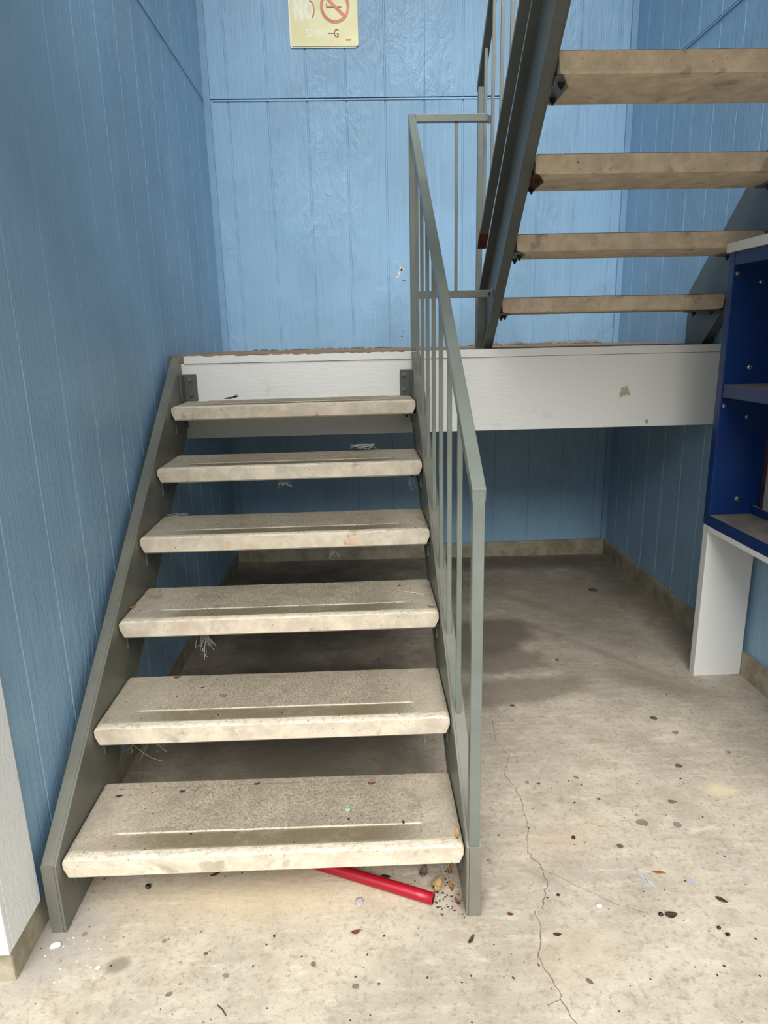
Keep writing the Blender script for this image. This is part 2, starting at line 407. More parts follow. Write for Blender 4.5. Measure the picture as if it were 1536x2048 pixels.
# white corner board on the near end of the left wall (rough sawn)
mb = MB(); mb.box(XL-.001, -.050, -.157, -.020, .104, 3.4, .0025)
mb.box(-.20, -.050, -.174, -.157, .104, 3.4, .0025)
tag(mb.build('trim_6', M['white_rough']), kind='structure')

# slab, curbs, ceiling
mb = MB()
X0, X1, Y0, Y1 = -9, 11, -14, YB+.03
mb.quad((X0, Y0, fz(X0)), (X1, Y0, fz(X1)), (X1, Y1, fz(X1)), (X0, Y1, fz(X0)))
mb.quad((X0, Y0, fz(X0)-.3), (X0, Y1, fz(X0)-.3), (X1, Y1, fz(X1)-.3), (X1, Y0, fz(X1)-.3))
def ribbon(pts, w, mi):
    for i in range(len(pts)-1):
        a, b = Vector(pts[i]), Vector(pts[i+1]); d = (b-a).normalized(); n = Vector((-d.y, d.x))
        wa = w*random.uniform(.5, 1.3); wb = w*random.uniform(.5, 1.3)
        P = [a+n*wa/2, a-n*wa/2, b-n*wb/2, b+n*wb/2]
        mb.quad(*[(p.x, p.y, fz(p.x)+.0006) for p in P], mi=mi)
def wiggle(pts, k=4, amp=.006):
    o = [pts[0]]
    for a, b in zip(pts, pts[1:]):
        for i in range(1, k+1):
            t = i/k; e = 0 if i == k else random.uniform(-amp, amp)
            o.append((a[0]+(b[0]-a[0])*t+e, a[1]+(b[1]-a[1])*t+random.uniform(-.002, .002)))
    return o
ribbon(wiggle([(1.242, .871), (1.226, .733), (1.259, .643), (1.218, .55), (1.24, .468), (1.243, .385), (1.236, .296), (1.212, .195), (1.215, .172), (1.233, .128), (1.231, .058), (1.207, .018), (1.202, -.013)]), .0022, 1)
ribbon(wiggle([(1.178, -.015), (1.18, -.058), (1.171, -.101), (1.152, -.144), (1.159, -.18), (1.17, -.206), (1.178, -.243), (1.174, -.254), (1.184, -.289), (1.199, -.317), (1.24, -.42)], 4, .003), .0028, 1)
ribbon([(1.174, -.254), (1.154, -.26), (1.142, -.266)], .003, 1)
ribbon(wiggle([(1.226, .13), (1.31, .06), (1.40, -.01), (1.45, -.03)], 4, .004), .0016, 1)
def blob(x, y, rx, ry, rot, mi, n=14, j=.18):
    ps = []
    for i in range(n):
        t = 2*math.pi*i/n; r = 1+random.uniform(-j, j)
        u, v = rx*r*math.cos(t), ry*r*math.sin(t)
        ps.append((x+u*math.cos(rot)-v*math.sin(rot), y+u*math.sin(rot)+v*math.cos(rot)))
    mb.quad(*[(p[0], p[1], fz(p[0])+.0008) for p in ps], mi=mi)
for g in [(1.861, .851, .014, .012, 0, 2), (1.818, .553, .012, .012, 0, 2), (1.584, .289, .018, .015, -.5, 3), (1.48, .196, .010, .010, 0, 2),
          (1.684, .273, .013, .012, -.6, 3), (1.619, .061, .010, .012, 0, 4), (1.341, .971, .011, .011, 0, 2), (2.084, 2.198, .030, .026, 0, 2),
          (1.63, 1.347, .010, .010, 0, 2), (1.283, .494, .007, .007, 0, 3), (1.319, .486, .006, .005, 0, 2), (.046, -.031, .007, .007, 0, 3),
          (1.51, .061, .005, .022, .35, 4), (1.497, .079, .005, .020, .3, 4), (1.452, .51, .006, .01, .8, 3), (1.49, .4, .006, .006, 0, 2),
          (.25, -.06, .006, .006, 0, 3), (.36, -.10, .005, .005, 0, 2), (.42, -.16, .008, .006, 0, 3), (.62, -.14, .007, .006, 0, 3),
          (.30, -.20, .008, .006, .5, 3), (.72, -.20, .009, .006, 0, 3), (1.9, .75, .012, .01, 0, 3), (2.03, .62, .008, .008, 0, 3)]:
    blob(*g)
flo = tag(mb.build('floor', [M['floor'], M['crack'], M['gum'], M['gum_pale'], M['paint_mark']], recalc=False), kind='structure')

def curb(name, x0, x1, y0, y1):
    mb = MB(); mb.box(x0, x1, y0, y1, -.06, ZCB, .006); tag(mb.build(name, M['curb']), kind='structure')
curb('baseboard_back', XL, XR, YB-.020, YB+.05)
curb('baseboard_right', XR-.018, XR+.05, -.6, YB-.020)
curb('baseboard_left', XL-.14, XL, -.150, YB-.020)
mb = MB(); mb.box(XL-.05, 4.2, .8, YB+.05, ZTOP, ZTOP+.12); tag(mb.build('ceiling', M['ceiling']), kind='structure')  # unseen ceiling, added with a set-back front edge to shape the daylight
# unseen upper walkway implied by the second flight, added to shade the stairs
mb = MB(); mb.box(-6.0, 8.0, WALK0, .195, 2.70, 2.865, .004); tag(mb.build('ceiling_walkway_unseen', M['ceiling']), kind='structure')

# ------------------------------------------------------------------ lower stair flight
RISE, GOING, DEP, TH, Z1 = .1956, .2703, .300, .0569, .193
SL = RISE/GOING
def tread_mb(x0, x1, dep, t, seed):
    """precast tread: rounded worn nosing, sunken strip behind it, raised scored field, scored margins. Local: y=0 nosing, z=0 top"""
    rnd = random.Random(seed)
    W = x1-x0
    ys = [.0, .004, .010, .018, .026, .031, .050, .080, .0855, .090, .13, .20, dep-.034, dep-.030, dep-.024, dep-.008, dep-.003, dep]
    xs = [0, .004, .012, .05, .094, .098, .102] + [.102+(W-.204)*i/16 for i in range(1, 16)] + [W-.102, W-.098, W-.094, W-.05, W-.012, W-.004, W]
    def h(x, y):
        z = 0.0
        if y < .012: z = -.0045*((.012-y)/.012)**2
        if .10 < x < W-.10 and .029 < y < .083: z -= .0016*min(1, (min(x, W-x)-.10)/.12)
        if .095 < x < W-.095 and .0855 < y < dep-.031: z += .0012
        if y > dep-.006: z -= .004*((y-(dep-.006))/.006)
        e = min(x, W-x)
        if e < .010: z -= .006*((.010-e)/.010)**2
        if (abs(x-.098) < .002 or abs(x-(W-.098)) < .002) and y > .05: z -= .0025
        return z + rnd.uniform(-.0006, .0006)
    bm = bmesh.new()
    top = [[bm.verts.new((x0+x, y + (rnd.uniform(0, .0022) if j == 0 else 0), h(x, y))) for j, y in enumerate(ys)] for x in xs]
    n, k = len(xs), len(ys)
    for i in range(n-1):
        for j in range(k-1): bm.faces.new([top[i][j], top[i+1][j], top[i+1][j+1], top[i][j+1]])
    def cut(x):     # lower corners are chipped/rounded at the ends
        e = min(x, W-x); return .012*max(0, 1-e/.014)**2
    fm = [bm.verts.new((x0+x, .0015+rnd.uniform(-.0006, .0006), -t*.45)) for x in xs]
    fb = [bm.verts.new((x0+min(max(x, .010), W-.010), .002+rnd.uniform(-.0006, .0006), -t+.005+cut(x)*.2)) for x in xs]
    ub = [bm.verts.new((x0+min(max(x, .012), W-.012), .007, -t)) for x in xs]
    bb = [bm.verts.new((x0+min(max(x, .012), W-.012), dep-.006, -t)) for x in xs]
    bk = [bm.verts.new((x0+min(max(x, .006), W-.006), dep, -t+.006)) for x in xs]
    rows = [[top[i][0] for i in range(n)], fm, fb, ub, bb, bk, [top[i][-1] for i in range(n)]]
    for a, b in zip(rows, rows[1:]):
        for i in range(n-1): bm.faces.new([a[i], b[i], b[i+1], a[i+1]])
    for i, rev in ((0, False), (n-1, True)):
        ring = [top[i][j] for j in range(k)] + [bk[i], bb[i], ub[i], fb[i], fm[i]]
        bm.faces.new(ring if rev else ring[::-1])
    mb = MB(); mb.bm.free(); mb.bm = bm
    return mb

def add_bolt(parent, p, d, r=.009, h=.010, mat='bolt', shank=0.0):
    mb = MB(); p = Vector(p); d = Vector(d).normalized()
    mb.cyl(p, p+d*.0025, r*1.35, 12)
    mb.cyl(p+d*.002, p+d*h, r, 6, smooth=False)
    if shank: mb.cyl(p+d*h*.9, p+d*(h+shank), r*.5, 8)
    return mb.build('bolt', M[mat], parent, p)

st = thing('staircase', 'lower flight of six worn concrete treads between grey steel stringers, standing on the floor', 'staircase', (.5, 0, fz(.5)))
YS, ZS, YE, VD = -.0226, .2, 1.588, .335
def low_stringer(side):
    mb = MB()
    zt = lambda y: ZS + SL*(y-YS)
    ybot = YS + (VD-ZS)/SL
    ye = YE
    xo = 0.0 if side < 0 else 1.0                     # inner web face
    s = -1 if side < 0 else 1
    z0 = fz(xo)
    web = [(YS, z0), (YS, ZS), (ye, zt(ye)), (ye, zt(ye)-VD), (ybot, z0)]
    mb.prism(web, 'x', xo, xo+s*.008, .0012)
    def fl(pa, pb, th=.009):
        a = Vector((xo+s*.018, pa[0], pa[1])); b = Vector((xo+s*.018, pb[0], pb[1]))
        d = (b-a).normalized(); nrm = Vector((0, -d.z, d.y))
        if nrm.z < 0: nrm = -nrm
        return a, b, nrm
    # flanges: front toe plate, top, bottom, end
    f = .0372
    xa, xb = (xo-f, xo-.004) if s < 0 else (xo+.004, xo+f)
    mb.box(xa, xb, YS, YS+.009, z0, ZS+.002, .002)
    t = .010
    mb.prism([(YS, ZS), (ye, zt(ye)), (ye, zt(ye)-t*1.2), (YS+.004, ZS-t*1.2)], 'x', xa, xb, .002)
    mb.prism([(ybot, z0), (ye, zt(ye)-VD), (ye, zt(ye)-VD+t*1.2), (ybot, z0+t*1.2)], 'x', xa, xb, .002)
    return mb.build('stringer', M['steel'], st, (xo, 0, z0))
low_stringer(-1); low_stringer(1)
dzl = [(.0047, -.0052), (.002, -.0045), (.0066, .0055), (.001, .001), (-.005, -.003), (.002, .006)]
for i in range(6):
    y = i*GOING; z = Z1+i*RISE
    a, b = dzl[i]
    mb = tread_mb(.0035, .9965, DEP, TH, 11+i)
    if i == 3: flake(mb, .724, .0008, -.032, .027, .016, .1, 1, 31, 16, .2)
    if i == 3: flake(mb, .30, .0008, -.034, .010, .010, 0, 1, 32)
    o = mb.build('tread', [M['tread'], M['pink']], None)
    o.parent = st
    ang = -(b-a)/1.0
    o.location = Vector((0, y, z+a)) - world_loc(st); o.rotation_euler = (0, ang, 0)
    for s in (-1, 1):
        xw = 0 if s < 0 else 1.0; zz = z + (a if s < 0 else b) - TH - .002
        xa, xb = (xw+.0005, xw+.055) if s < 0 else (xw-.055, xw-.0005)
        mb = MB(); mb.prism([(xa, y+.05), (xb, y+.05) if s < 0 else (xb, y+.035), (xb, y+.26) if s < 0 else (xb, y+.27), (xa, y+.27) if s < 0 else (xa, y+.26)], 'z', zz-.006, zz, .001)
        wx = (xw+.0005, xw+.0065) if s < 0 else (xw-.0065, xw-.0005)
        mb.box(wx[0], wx[1], y+.05, y+.26, zz-.055, zz-.001, .001)
        br = mb.build('tread_bracket', M['bracket'], st, ((xa+xb)/2, y+.16, zz))
        for yy in (y+.10, y+.21):
            add_bolt(br, (xw-s*.034, yy, zz-.006), (0, 0, -1), .008, .009, 'bolt', .006)
# clip angles that tie the stringers to the white fascia
for s, xw in ((-1, 0.0), (1, 1.0)):
    x0, x1 = (xw+.0005, xw+.060) if s < 0 else (xw-.052, xw-.0005)
    mb = MB(); mb.box(x0, x1, 1.5915, 1.5985, 1.178, 1.290, .0015)
    wx = (xw+.0005, xw+.008) if s < 0 else (xw-.008, xw-.0005)
    mb.box(wx[0], wx[1], 1.53, 1.595, 1.178, 1.290, .0015)
    cl = mb.build('clip_angle', M['bracket'], st, (xw, 1.595, 1.178))
    for zz in (1.268, 1.203):
        add_bolt(cl, (xw-s*.034, 1.5915, zz), (0, -1, 0), .0075, .007, 'bolt_grey')

# ------------------------------------------------------------------ landing
ld = thing('stair_landing', 'landing platform across the back with a white painted fascia board and brown worn top', 'landing', (1.16, 2.2, 1.0))
mb = MB(); mb.box(XL+.001, XR-.001, 1.645, YB-.001, 1.24, ZL, .003)
mb.build('platform', M['landing'], ld, (1.16, 2.2, ZL))
mb = MB(); mb.box(XL+.03, XR-.001, 1.600, 1.642, 1.0097, 1.333, .002)
flake(mb, 1.958, 1.6, 1.166, .022, .024, .3, 1, 11, 15, .45)
flake(mb, .205, 1.6, 1.186, .028, .005, .1, 2, 12, 15, .5); flake(mb, .222, 1.6, 1.192, .012, .008, .1, 1, 13, 15, .5)
flake(mb, 1.55, 1.6, 1.11, .0016, .02, 0, 1, 14); flake(mb, 1.55, 1.6, 1.092, .01, .0015, 0, 1, 15)
flake(mb, 2.07, 1.6, 1.03, .008, .012, 0, 1, 16)
mb.build('fascia_board', [M['white_board'], M['patch'], M['gum']], ld, (1.16, 1.62, 1.0))
# cap strip with a chipped upper edge
bm = bmesh.new(); n = 160; rnd = random.Random(4)
xa, xb = .012, XR-.001; rows = []
for i in range(n+1):
    x = xa+(xb-xa)*i/n
    chip = (rnd.uniform(.0, .006) if x < 1.0 else rnd.uniform(0, .0008))
    zt = ZL-.001-chip
    rows.append([bm.verts.new((x, 1.5955, 1.3345)), bm.verts.new((x, 1.5955, zt)), bm.verts.new((x, 1.643, zt)), bm.verts.new((x, 1.643, 1.3345))])
for a, b in zip(rows, rows[1:]):
    for j in range(4): bm.faces.new([a[j], a[(j+1) % 4], b[(j+1) % 4], b[j]])
bm.faces.new(rows[0]); bm.faces.new(rows[-1][::-1])
mb = MB(); mb.bm.free(); mb.bm = bm; mb.build('fascia_cap', M['white_board'], ld, (1.16, 1.62, 1.335))
# grey lint gathered along the wall
mb = MB(); rnd = random.Random(9)
for i in range(170):
    x = rnd.uniform(1.45, 2.3) if i < 120 else rnd.uniform(.1, 1.0)
    amp = .015 if (1.55 < x < 1.78 or 1.9 < x < 2.25) else .009
    r = rnd.uniform(.3, 1)*amp
    b = bmesh.new(); bmesh.ops.create_icosphere(b, subdivisions=2, radius=1.0)
    for v in b.verts:
        k = 1+rnd.uniform(-.3, .3)
        v.co = Vector((x+v.co.x*r*1.8*k, YB-.022+v.co.y*.016*k, ZL+max(0, v.co.z*r*k+r*.25)))
    for f in b.faces: f.smooth = True
    mb.merge(b)
tag(mb.build('lint', M['fluff'], None, (1.6, YB-.02, ZL)), 'grey lint and dust heaped along the foot of the blue back wall on the landing', 'lint', kind='stuff')

# ------------------------------------------------------------------ lower railing
XRAIL = 1.0185
rl = thing('stair_railing', 'grey steel railing along the right side of the lower flight of stairs', 'railing', (XRAIL, 0, ZS))
ZP = 1.106; SR = .712
railz = lambda y: ZP + SR*(y-YS)                 # top of handrail
YT = 1.685
mb = MB(); mb.box(XRAIL-.0135, XRAIL+.0135, YS, YS+.027, ZS+.003, ZP+.001, .0035, seg=2)
mb.build('post', M['rail'], rl, (XRAIL, YS, ZS))
mb = MB(); h = .026
mb.prism([(YS-.001, ZP), (YT, railz(YT)), (YT, railz(YT)-h*1.2), (YS+.004, ZP-h*1.2)], 'x', XRAIL-.0155, XRAIL+.0155, .003)
mb.build('handrail', M['rail'], rl, (XRAIL, YS, ZP))
mb = MB(); mb.box(XRAIL-.0135, XRAIL+.0135, YT-.028, YT-.001, ZL, railz(YT)-.03, .003)
mb.build('post', M['rail'], rl, (XRAIL, YT, ZL))
ztop = lambda y: ZS + SL*(y-YS)
for k in range(7):
    y = .262+.2*k
    mb = MB(); mb.box(XRAIL-.0065, XRAIL+.0065, y-.0065, y+.0065, ztop(y)-.004, railz(y)-.022, .001)
    mb.build('baluster', M['rail'], rl, (XRAIL, y, ztop(y)))
# level return from the top of the handrail to the upper flight
XU = 1.345
mb = MB(); mb.box(XRAIL+.015, XU-.010, YT-.029, YT-.001, 2.283, 2.313, .0025)
mb.bar((XU-.030, YT-.018, 2.300), (XU+.006, YT+.016, 2.300), .012, .030, Vector((1, -1, 0)), .0015)
mb.build('top_link', M['rail'], rl, (1.18, YT, 2.28))
mb = MB(); mb.box(XRAIL+.0, 1.368, YT-.020, YT-.006, 1.588, 1.620, .002)
bl = mb.build('bottom_link', M['rail'], rl, (1.18, YT, 1.588))
add_bolt(bl, (1.352, YT-.020, 1.604), (0, -1, 0), .005, .004, 'bolt')
mb = MB(); mb.box(1.1985, 1.2115, YT-.022, YT-.008, 1.618, 2.285, .001)
mb.build('baluster', M['rail'], rl, (1.205, YT, 1.618))

# ------------------------------------------------------------------ upper flight (climbs towards the viewer)
up_st = thing('staircase', 'upper flight of tan concrete treads seen from below, climbing from the landing above the floor', 'staircase', (1.86, 1.75, ZL))
RU, GU, YU, DU = .2155, .2446, 1.525, .285
XW, XT0, XT1 = 1.375, 1.379, 2.336
zbot = lambda y: 2.297-.905*(y-.673)
VU = .385
NU = 6
YFOOT = 1.862; YTOPU = YU-(NU-1)*GU-.10
def up_stringer(side):
    mb = MB(); s = side
    xo = XW if s < 0 else XT1+.004
    yb0 = .673 + (2.297-ZL)/.905                     # bottom edge reaches the landing here
    ztp = lambda y: zbot(y)+VU
    web = [(yb0, ZL), (YFOOT, ZL), (YFOOT, ztp(YFOOT)), (YTOPU, ztp(YTOPU)), (YTOPU, zbot(YTOPU))]
    mb.prism(web, 'x', xo, xo+s*.008, .001)
    f = .040
    xa, xb = (xo-f, xo-.004) if s < 0 else (xo+.004, xo+f)
    if s > 0: xb = min(xb, XR-.004)
    t = .014
    mb.prism([(yb0, ZL), (YTOPU, zbot(YTOPU)), (YTOPU, zbot(YTOPU)+t), (yb0+.002, ZL+t)], 'x', xa, xb, .002)
    mb.prism([(YFOOT, ztp(YFOOT)), (YTOPU, ztp(YTOPU)), (YTOPU, ztp(YTOPU)-t), (YFOOT, ztp(YFOOT)-t)], 'x', xa, xb, .002)
    mb.box(xa, xb, YFOOT-.009, YFOOT, ZL, ztp(YFOOT)-.004, .0015)
    return mb.build('stringer', M['steel_up'], up_st, (xo, YFOOT, ZL))
up_stringer(-1); up_stringer(1)
for i in range(NU):
    yr = YU - i*GU; z = ZL+RU*(i+1)-.006
    mb = tread_mb(0, XT1-XT0, DU, TH*1.10, 41+i)
    o = mb.build('tread', M['tread_up'], None); o.parent = up_st
    o.rotation_euler = (0, 0, math.pi)
    o.location = Vector((XT1, yr+DU, z)) - world_loc(up_st)
    zz = z-TH*1.10-.001
    for s in (-1, 1):
        xw = XW if s < 0 else XT1+.004
        if s < 0: poly = [(xw+.0005, yr+.015), (xw+.020, yr+.004), (xw+.062, yr+.10), (xw+.062, yr+.25), (xw+.0005, yr+.25)]
        else: poly = [(xw-.0005, yr+.015), (xw-.020, yr+.004), (xw-.062, yr+.10), (xw-.062, yr+.25), (xw-.0005, yr+.25)]
        mb = MB(); mb.prism(poly, 'z', zz-.006, zz, .001)
        wx = (xw+.0005, xw+.0065) if s < 0 else (xw-.0065, xw-.0005)
        mb.box(wx[0], wx[1], yr+.03, yr+.24, zz-.02, zz-.001, .001)
        rusty = (i == 2 and s < 0)
        br = mb.build('tread_bracket', M['rust' if rusty else 'bracket'], up_st, (xw, yr+.1, zz))
        if rusty: br['label'] = 'rusty bracket'
        for dx, yy in ((.030, yr+.055), (.042, yr+.19)):
            add_bolt(br, (xw-s*dx, yy, zz-.006), (0, 0, -1), .009, .011, 'bolt', .008)

ru = thing('stair_railing', 'grey railing on the outer edge of the upper flight, high behind the sloping beam', 'railing', (XU, 1.9, ZL))
SU = .89
zbar = lambda y: 1.812 + SU*(1.79-y)
zrail = lambda y: 2.485 + SU*(1.9-y)
YR1 = YTOPU
mb = MB(); mb.box(XU-.013, XU+.013, 1.888, 1.914, ZL, zrail(1.9)+.0, .002); mb.build('post', M['rail'], ru, (XU, 1.9, ZL))
mb = MB(); mb.prism([(1.916, zrail(1.916)), (YR1, zrail(YR1)), (YR1, zrail(YR1)+.036), (1.916, zrail(1.916)+.036)], 'x', XU-.0155, XU+.0155, .003)
mb.build('handrail', M['steel_up'], ru, (XU, 1.9, zrail(1.9)))
mb = MB(); mb.prism([(1.795, zbar(1.795)), (YR1, zbar(YR1)), (YR1, zbar(YR1)+.020), (1.795, zbar(1.795)+.020)], 'x', XU-.024, XU+.014, .002)
br_ = mb.build('bottom_rail', M['steel_up'], ru, (XU, 1.79, zbar(1.79)))
mb = MB(); mb.prism([(1.797, zbar(1.797)-.002), (1.797, zbar(1.797)+.022), (1.735, zbar(1.735)+.022), (1.735, zbar(1.735)-.002)], 'x', XU-.025, XU+.015, .002)
o = mb.build('rusty_end', M['rust'], br_, (XU, 1.79, zbar(1.79))); o['label'] = 'rusted end of the bottom rail'
y = 1.80
for k in range(9):
    yy = 1.785-.168*k
    if yy < YR1+.04: break
    mb = MB(); mb.box(XU-.0065, XU+.0065, yy-.0065, yy+.0065, zbar(yy)+.008, zrail(yy)+.006, .001)
    mb.build('baluster', M['rail'], ru, (XU, yy, zbar(yy)))

# ------------------------------------------------------------------ blue bookcase against the right wall
bx = thing('bookcase', 'royal blue open bookcase on white legs standing against the right wall under the upper flight', 'bookcase', (2.28, .65, fz(2.28)))
BX0, BX1, BY0, BY1 = 2.170, XR-.019, .10, 1.212
def bpart(name, mat, x0, x1, y0, y1, z0, z1, bev=.0025, label=None, parent=None):
    mb = MB(); mb.box(x0, x1, y0, y1, z0, z1, bev)
    o = mb.build(name, M[mat], parent or bx, ((x0+x1)/2, (y0+y1)/2, z0))
    if label: o['label'] = label
    return o
PT = .040
panels = []
for (ya, yb) in ((BY1-PT, BY1), (BY0, BY0+PT)):
    panels.append(bpart('side_panel', 'blue', BX0, BX1, ya, yb, .656, 1.703))
bpart('back_panel', 'blue', BX1-.014, BX1-.0005, BY0+PT+.001, BY1-PT-.001, .702, 1.655, .001)
bpart('top_panel', 'blue', BX0+.001, BX1-.001, BY0+PT+.001, BY1-PT-.001, 1.655, 1.702)
bpart('top_board', 'white_board', BX0-.008, BX1, BY0-.01, BY1+.012, 1.704, 1.738, .003, 'white top board')
bpart('shelf', 'blue', BX0+.004, BX1-.016, BY0+PT+.001, BY1-PT-.001, 1.172, 1.222)
bpart('bottom_shelf', 'blue', BX0-.002, BX1-.002, BY0+PT+.001, BY1-PT-.001, .656, .702)
bpart('back_rail', 'blue', BX1-.034, BX1-.015, BY0+PT+.001, BY1-PT-.001, .7025, .735, .002)
bpart('apron', 'white_board', BX0-.002, BX0+.03, BY0+.04, BY1-PT-.001, .634, .6555, .002, 'white strip under the bottom shelf')
# legs with ragged lower edge
for (ya, yb) in ((BY1-.045, BY1-.003), (BY0, BY0+.04)):
    mb = MB(); mb.box(BX0+.002, BX1, ya, yb, fz(2.28)+.0, .6555, .003)
    o = mb.build('leg', M['white_board'], bx, (2.28, (ya+yb)/2, 0)); o['label'] = 'white slab leg'
for (x, z, r) in ((2.271, 1.284, .011), (2.280, .764, .011), (2.186, 1.628, .009), (2.279, 1.597, .009), (2.187, 1.139, .009), (2.282, 1.095, .008)):
    mb = MB(); y = BY1-PT
    mb.cyl((x, y, z), (x, y-.002, z), r, 18, r*.92); mb.cyl((x, y-.002, z), (x, y-.004, z), r*.92, 18, r*.55)
    mb.cyl((x, y-.0038, z), (x, y-.0043, z), r*.34, 10, mi=1)
    mb.build('screw', [M['screw'], M['screw_dark']], panels[0], (x, y, z))
# flat board at the back of the lower bay
bd = thing('board', 'flat grey board with a dark red edge at the back of the lower blue shelf', 'board', (BX1-.016, 1.0, .735))
mb = MB(); mb.box(BX1-.030, BX1-.0155, .74, 1.125, .7352, 1.02, .002); mb.build('edge_panel', M['rust'], bd, (BX1-.02, .93, .735))
mb = MB(); mb.box(BX1-.0335, BX1-.0302, .76, 1.096, .7353, 1.00, .001); mb.build('face_sheet', paint('grey face sheet', (150, 152, 148), .5, .4, .06), bd, (BX1-.032, .93, .735))

# ------------------------------------------------------------------ no smoking sign
SX0, SX1, SZ0, SZ1 = .447, .821, 3.008, 3.270
sg = thing('no_smoking_sign', 'faded cream NO SMOKING sign with red prohibition ring on the blue back wall', 'sign', (.634, YB-.002, SZ0))
def rrect(x0, x1, z0, z1, r, n=5):
    p = []
    for cx, cz, a0 in ((x1-r, z0+r, -90), (x1-r, z1-r, 0), (x0+r, z1-r, 90), (x0+r, z0+r, 180)):
        for i in range(n+1):
            a = math.radians(a0+90*i/n); p.append((cx+r*math.cos(a), cz+r*math.sin(a)))
    return p
mb = MB(); mb.prism(rrect(SX0-.006, SX1-.006, SZ0-.006, SZ1-.004, .012), 'y', YB-.006, YB-.002)
mb.build('backing_plate', M['sign_white'], sg, (.634, YB-.004, SZ0))['label'] = 'white plate showing below the cream one'
mb = MB(); mb.prism(rrect(SX0+.003, SX1, SZ0, SZ1, .010), 'y', YB-.0105, YB-.0065, .0006)
pl = mb.build('plate', M['cream'], sg, (.634, YB-.008, SZ0))
YF_ = YB-.0112
K = (SX1-SX0)/135.0
def sx(u): return SX0+(u-582)*K
def sz(v): return SZ0+(93-v)*K
# ring and slash
mb = MB(); cx, cz, r0, r1 = sx(672), sz(24), 29.5*K, 23.6*K; n = 48
for i in range(n):
    a, b = 2*math.pi*i/n, 2*math.pi*(i+1)/n
    mb.prism([(cx+r1*math.cos(a), cz+r1*math.sin(a)), (cx+r0*math.cos(a), cz+r0*math.sin(a)), (cx+r0*math.cos(b), cz+r0*math.sin(b)), (cx+r1*math.cos(b), cz+r1*math.sin(b))], 'y', YF_-.0004, YF_+.0007)
d = r1*math.cos(math.radians(45))*1.04
mb.bar((cx-d, YF_-.0001, cz+d*.92), (cx+d, YF_-.0001, cz-d*.92), .0009, 6*K, Vector((0, 1, 0)))
mb.build('prohibition_ring', M['sign_red'], sg, (cx, YF_, cz))
mb = MB()
mb.box(sx(656), sx(685), YF_-.0002, YF_+.0007, sz(27), sz(23.5))
mb.box(sx(655), sx(656.5), YF_-.0002, YF_+.0007, sz(26), sz(19)); 
for i in range(9):
    a0 = math.radians(-40+i*28); a1 = math.radians(-40+(i+1)*28)
    q = [(sx(667)+K*4*math.cos(a), sz(8)+K*4*math.sin(a)) for a in (a0, a1)]
    mb.bar((q[0][0], YF_+.0003, q[0][1]), (q[1][0], YF_+.0003, q[1][1]), .0009, 1.1*K, Vector((0, 1, 0)))
mb.build('cigarette_symbol', M['sign_dark'], sg, (cx, YF_, cz))
def text(body, u0, u1, vb, vt, mat, name, bold=.0):
    cu = bpy.data.curves.new(name, 'FONT'); cu.body = body; cu.extrude = .0; cu.offset = bold; cu.size = 1.0
    to = bpy.data.objects.new(name, cu); C.objects.link(to)
    dg = bpy.context.evaluated_depsgraph_get()
    me = bpy.data.meshes.new_from_object(to.evaluated_get(dg)); bpy.data.objects.remove(to); bpy.data.curves.remove(cu)
    xs = [v.co.x for v in me.vertices]; ys = [v.co.y for v in me.vertices]
    ax, bx_, ay, by_ = min(xs), max(xs), min(ys), max(ys)
    X0, X1, Z0, Z1 = sx(u0), sx(u1), sz(vb), sz(vt)
    bm = bmesh.new(); bm.from_mesh(me); bpy.data.meshes.remove(me)
    for v in bm.verts:
        v.co = Vector((X0+(v.co.x-ax)/(bx_-ax)*(X1-X0), YF_, Z0+(v.co.y-ay)/(by_-ay)*(Z1-Z0)))
    bmesh.ops.recalc_face_normals(bm, faces=list(bm.faces))
    for f in bm.faces: f.smooth = False
    r = bmesh.ops.extrude_face_region(bm, geom=list(bm.faces))
    for v in [g for g in r['geom'] if isinstance(g, bmesh.types.BMVert)]: v.co.y += .0008
    bmesh.ops.recalc_face_normals(bm, faces=list(bm.faces))
    mb = MB(); mb.bm.free(); mb.bm = bm
    return mb.build(name, M[mat], sg, (X0, YF_, Z0))
text('N', 591, 609, 47, 12, 'sign_white', 'letter', .055)
o = text('O', 611, 632, 47, 12, 'sign_white', 'letter', .06)
for ch, u0, u1, mt in (('S', 613, 622, 'sign_white'), ('M', 623, 635, 'sign_white'), ('O', 636, 645, 'sign_white'), ('K', 646, 654, 'sign_white'), ('I', 655.5, 658, 'sign_pale'), ('N', 660, 668, 'sign_pale'), ('G', 669, 678, 'sign_dark')):
    text(ch, u0, u1, 78, 63, mt, 'letter', .0 if ch == 'M' else .015)
mb = MB(); mb.box(sx(657), sx(670), YF_-.0004, YF_+.0006, sz(71.5), sz(69.8))
mb.build('faded_print', M['sign_dark'], sg, (sx(660), YF_, sz(70)))
mb = MB()
for i in range(7):
    a0 = math.radians(-60+i*22); a1 = math.radians(-60+(i+1)*22)
    q = [(sx(622)+K*8.5*math.cos(a), sz(29.5)+K*15.5*math.sin(a)) for a in (a0, a1)]
    mb.bar((q[0][0], YF_-.0003, q[0][1]), (q[1][0], YF_-.0003, q[1][1]), .0009, 3.2*K, Vector((0, 1, 0)))
mb.build('faded_print', M['sign_red'], sg, (sx(625), YF_, sz(20)))
mb = MB(); mb.box(sx(692), sx(702), YF_-.0002, YF_+.0007, sz(84), sz(80.5)); mb.build('small_print', M['sign_red'], sg, (sx(697), YF_, sz(82)))

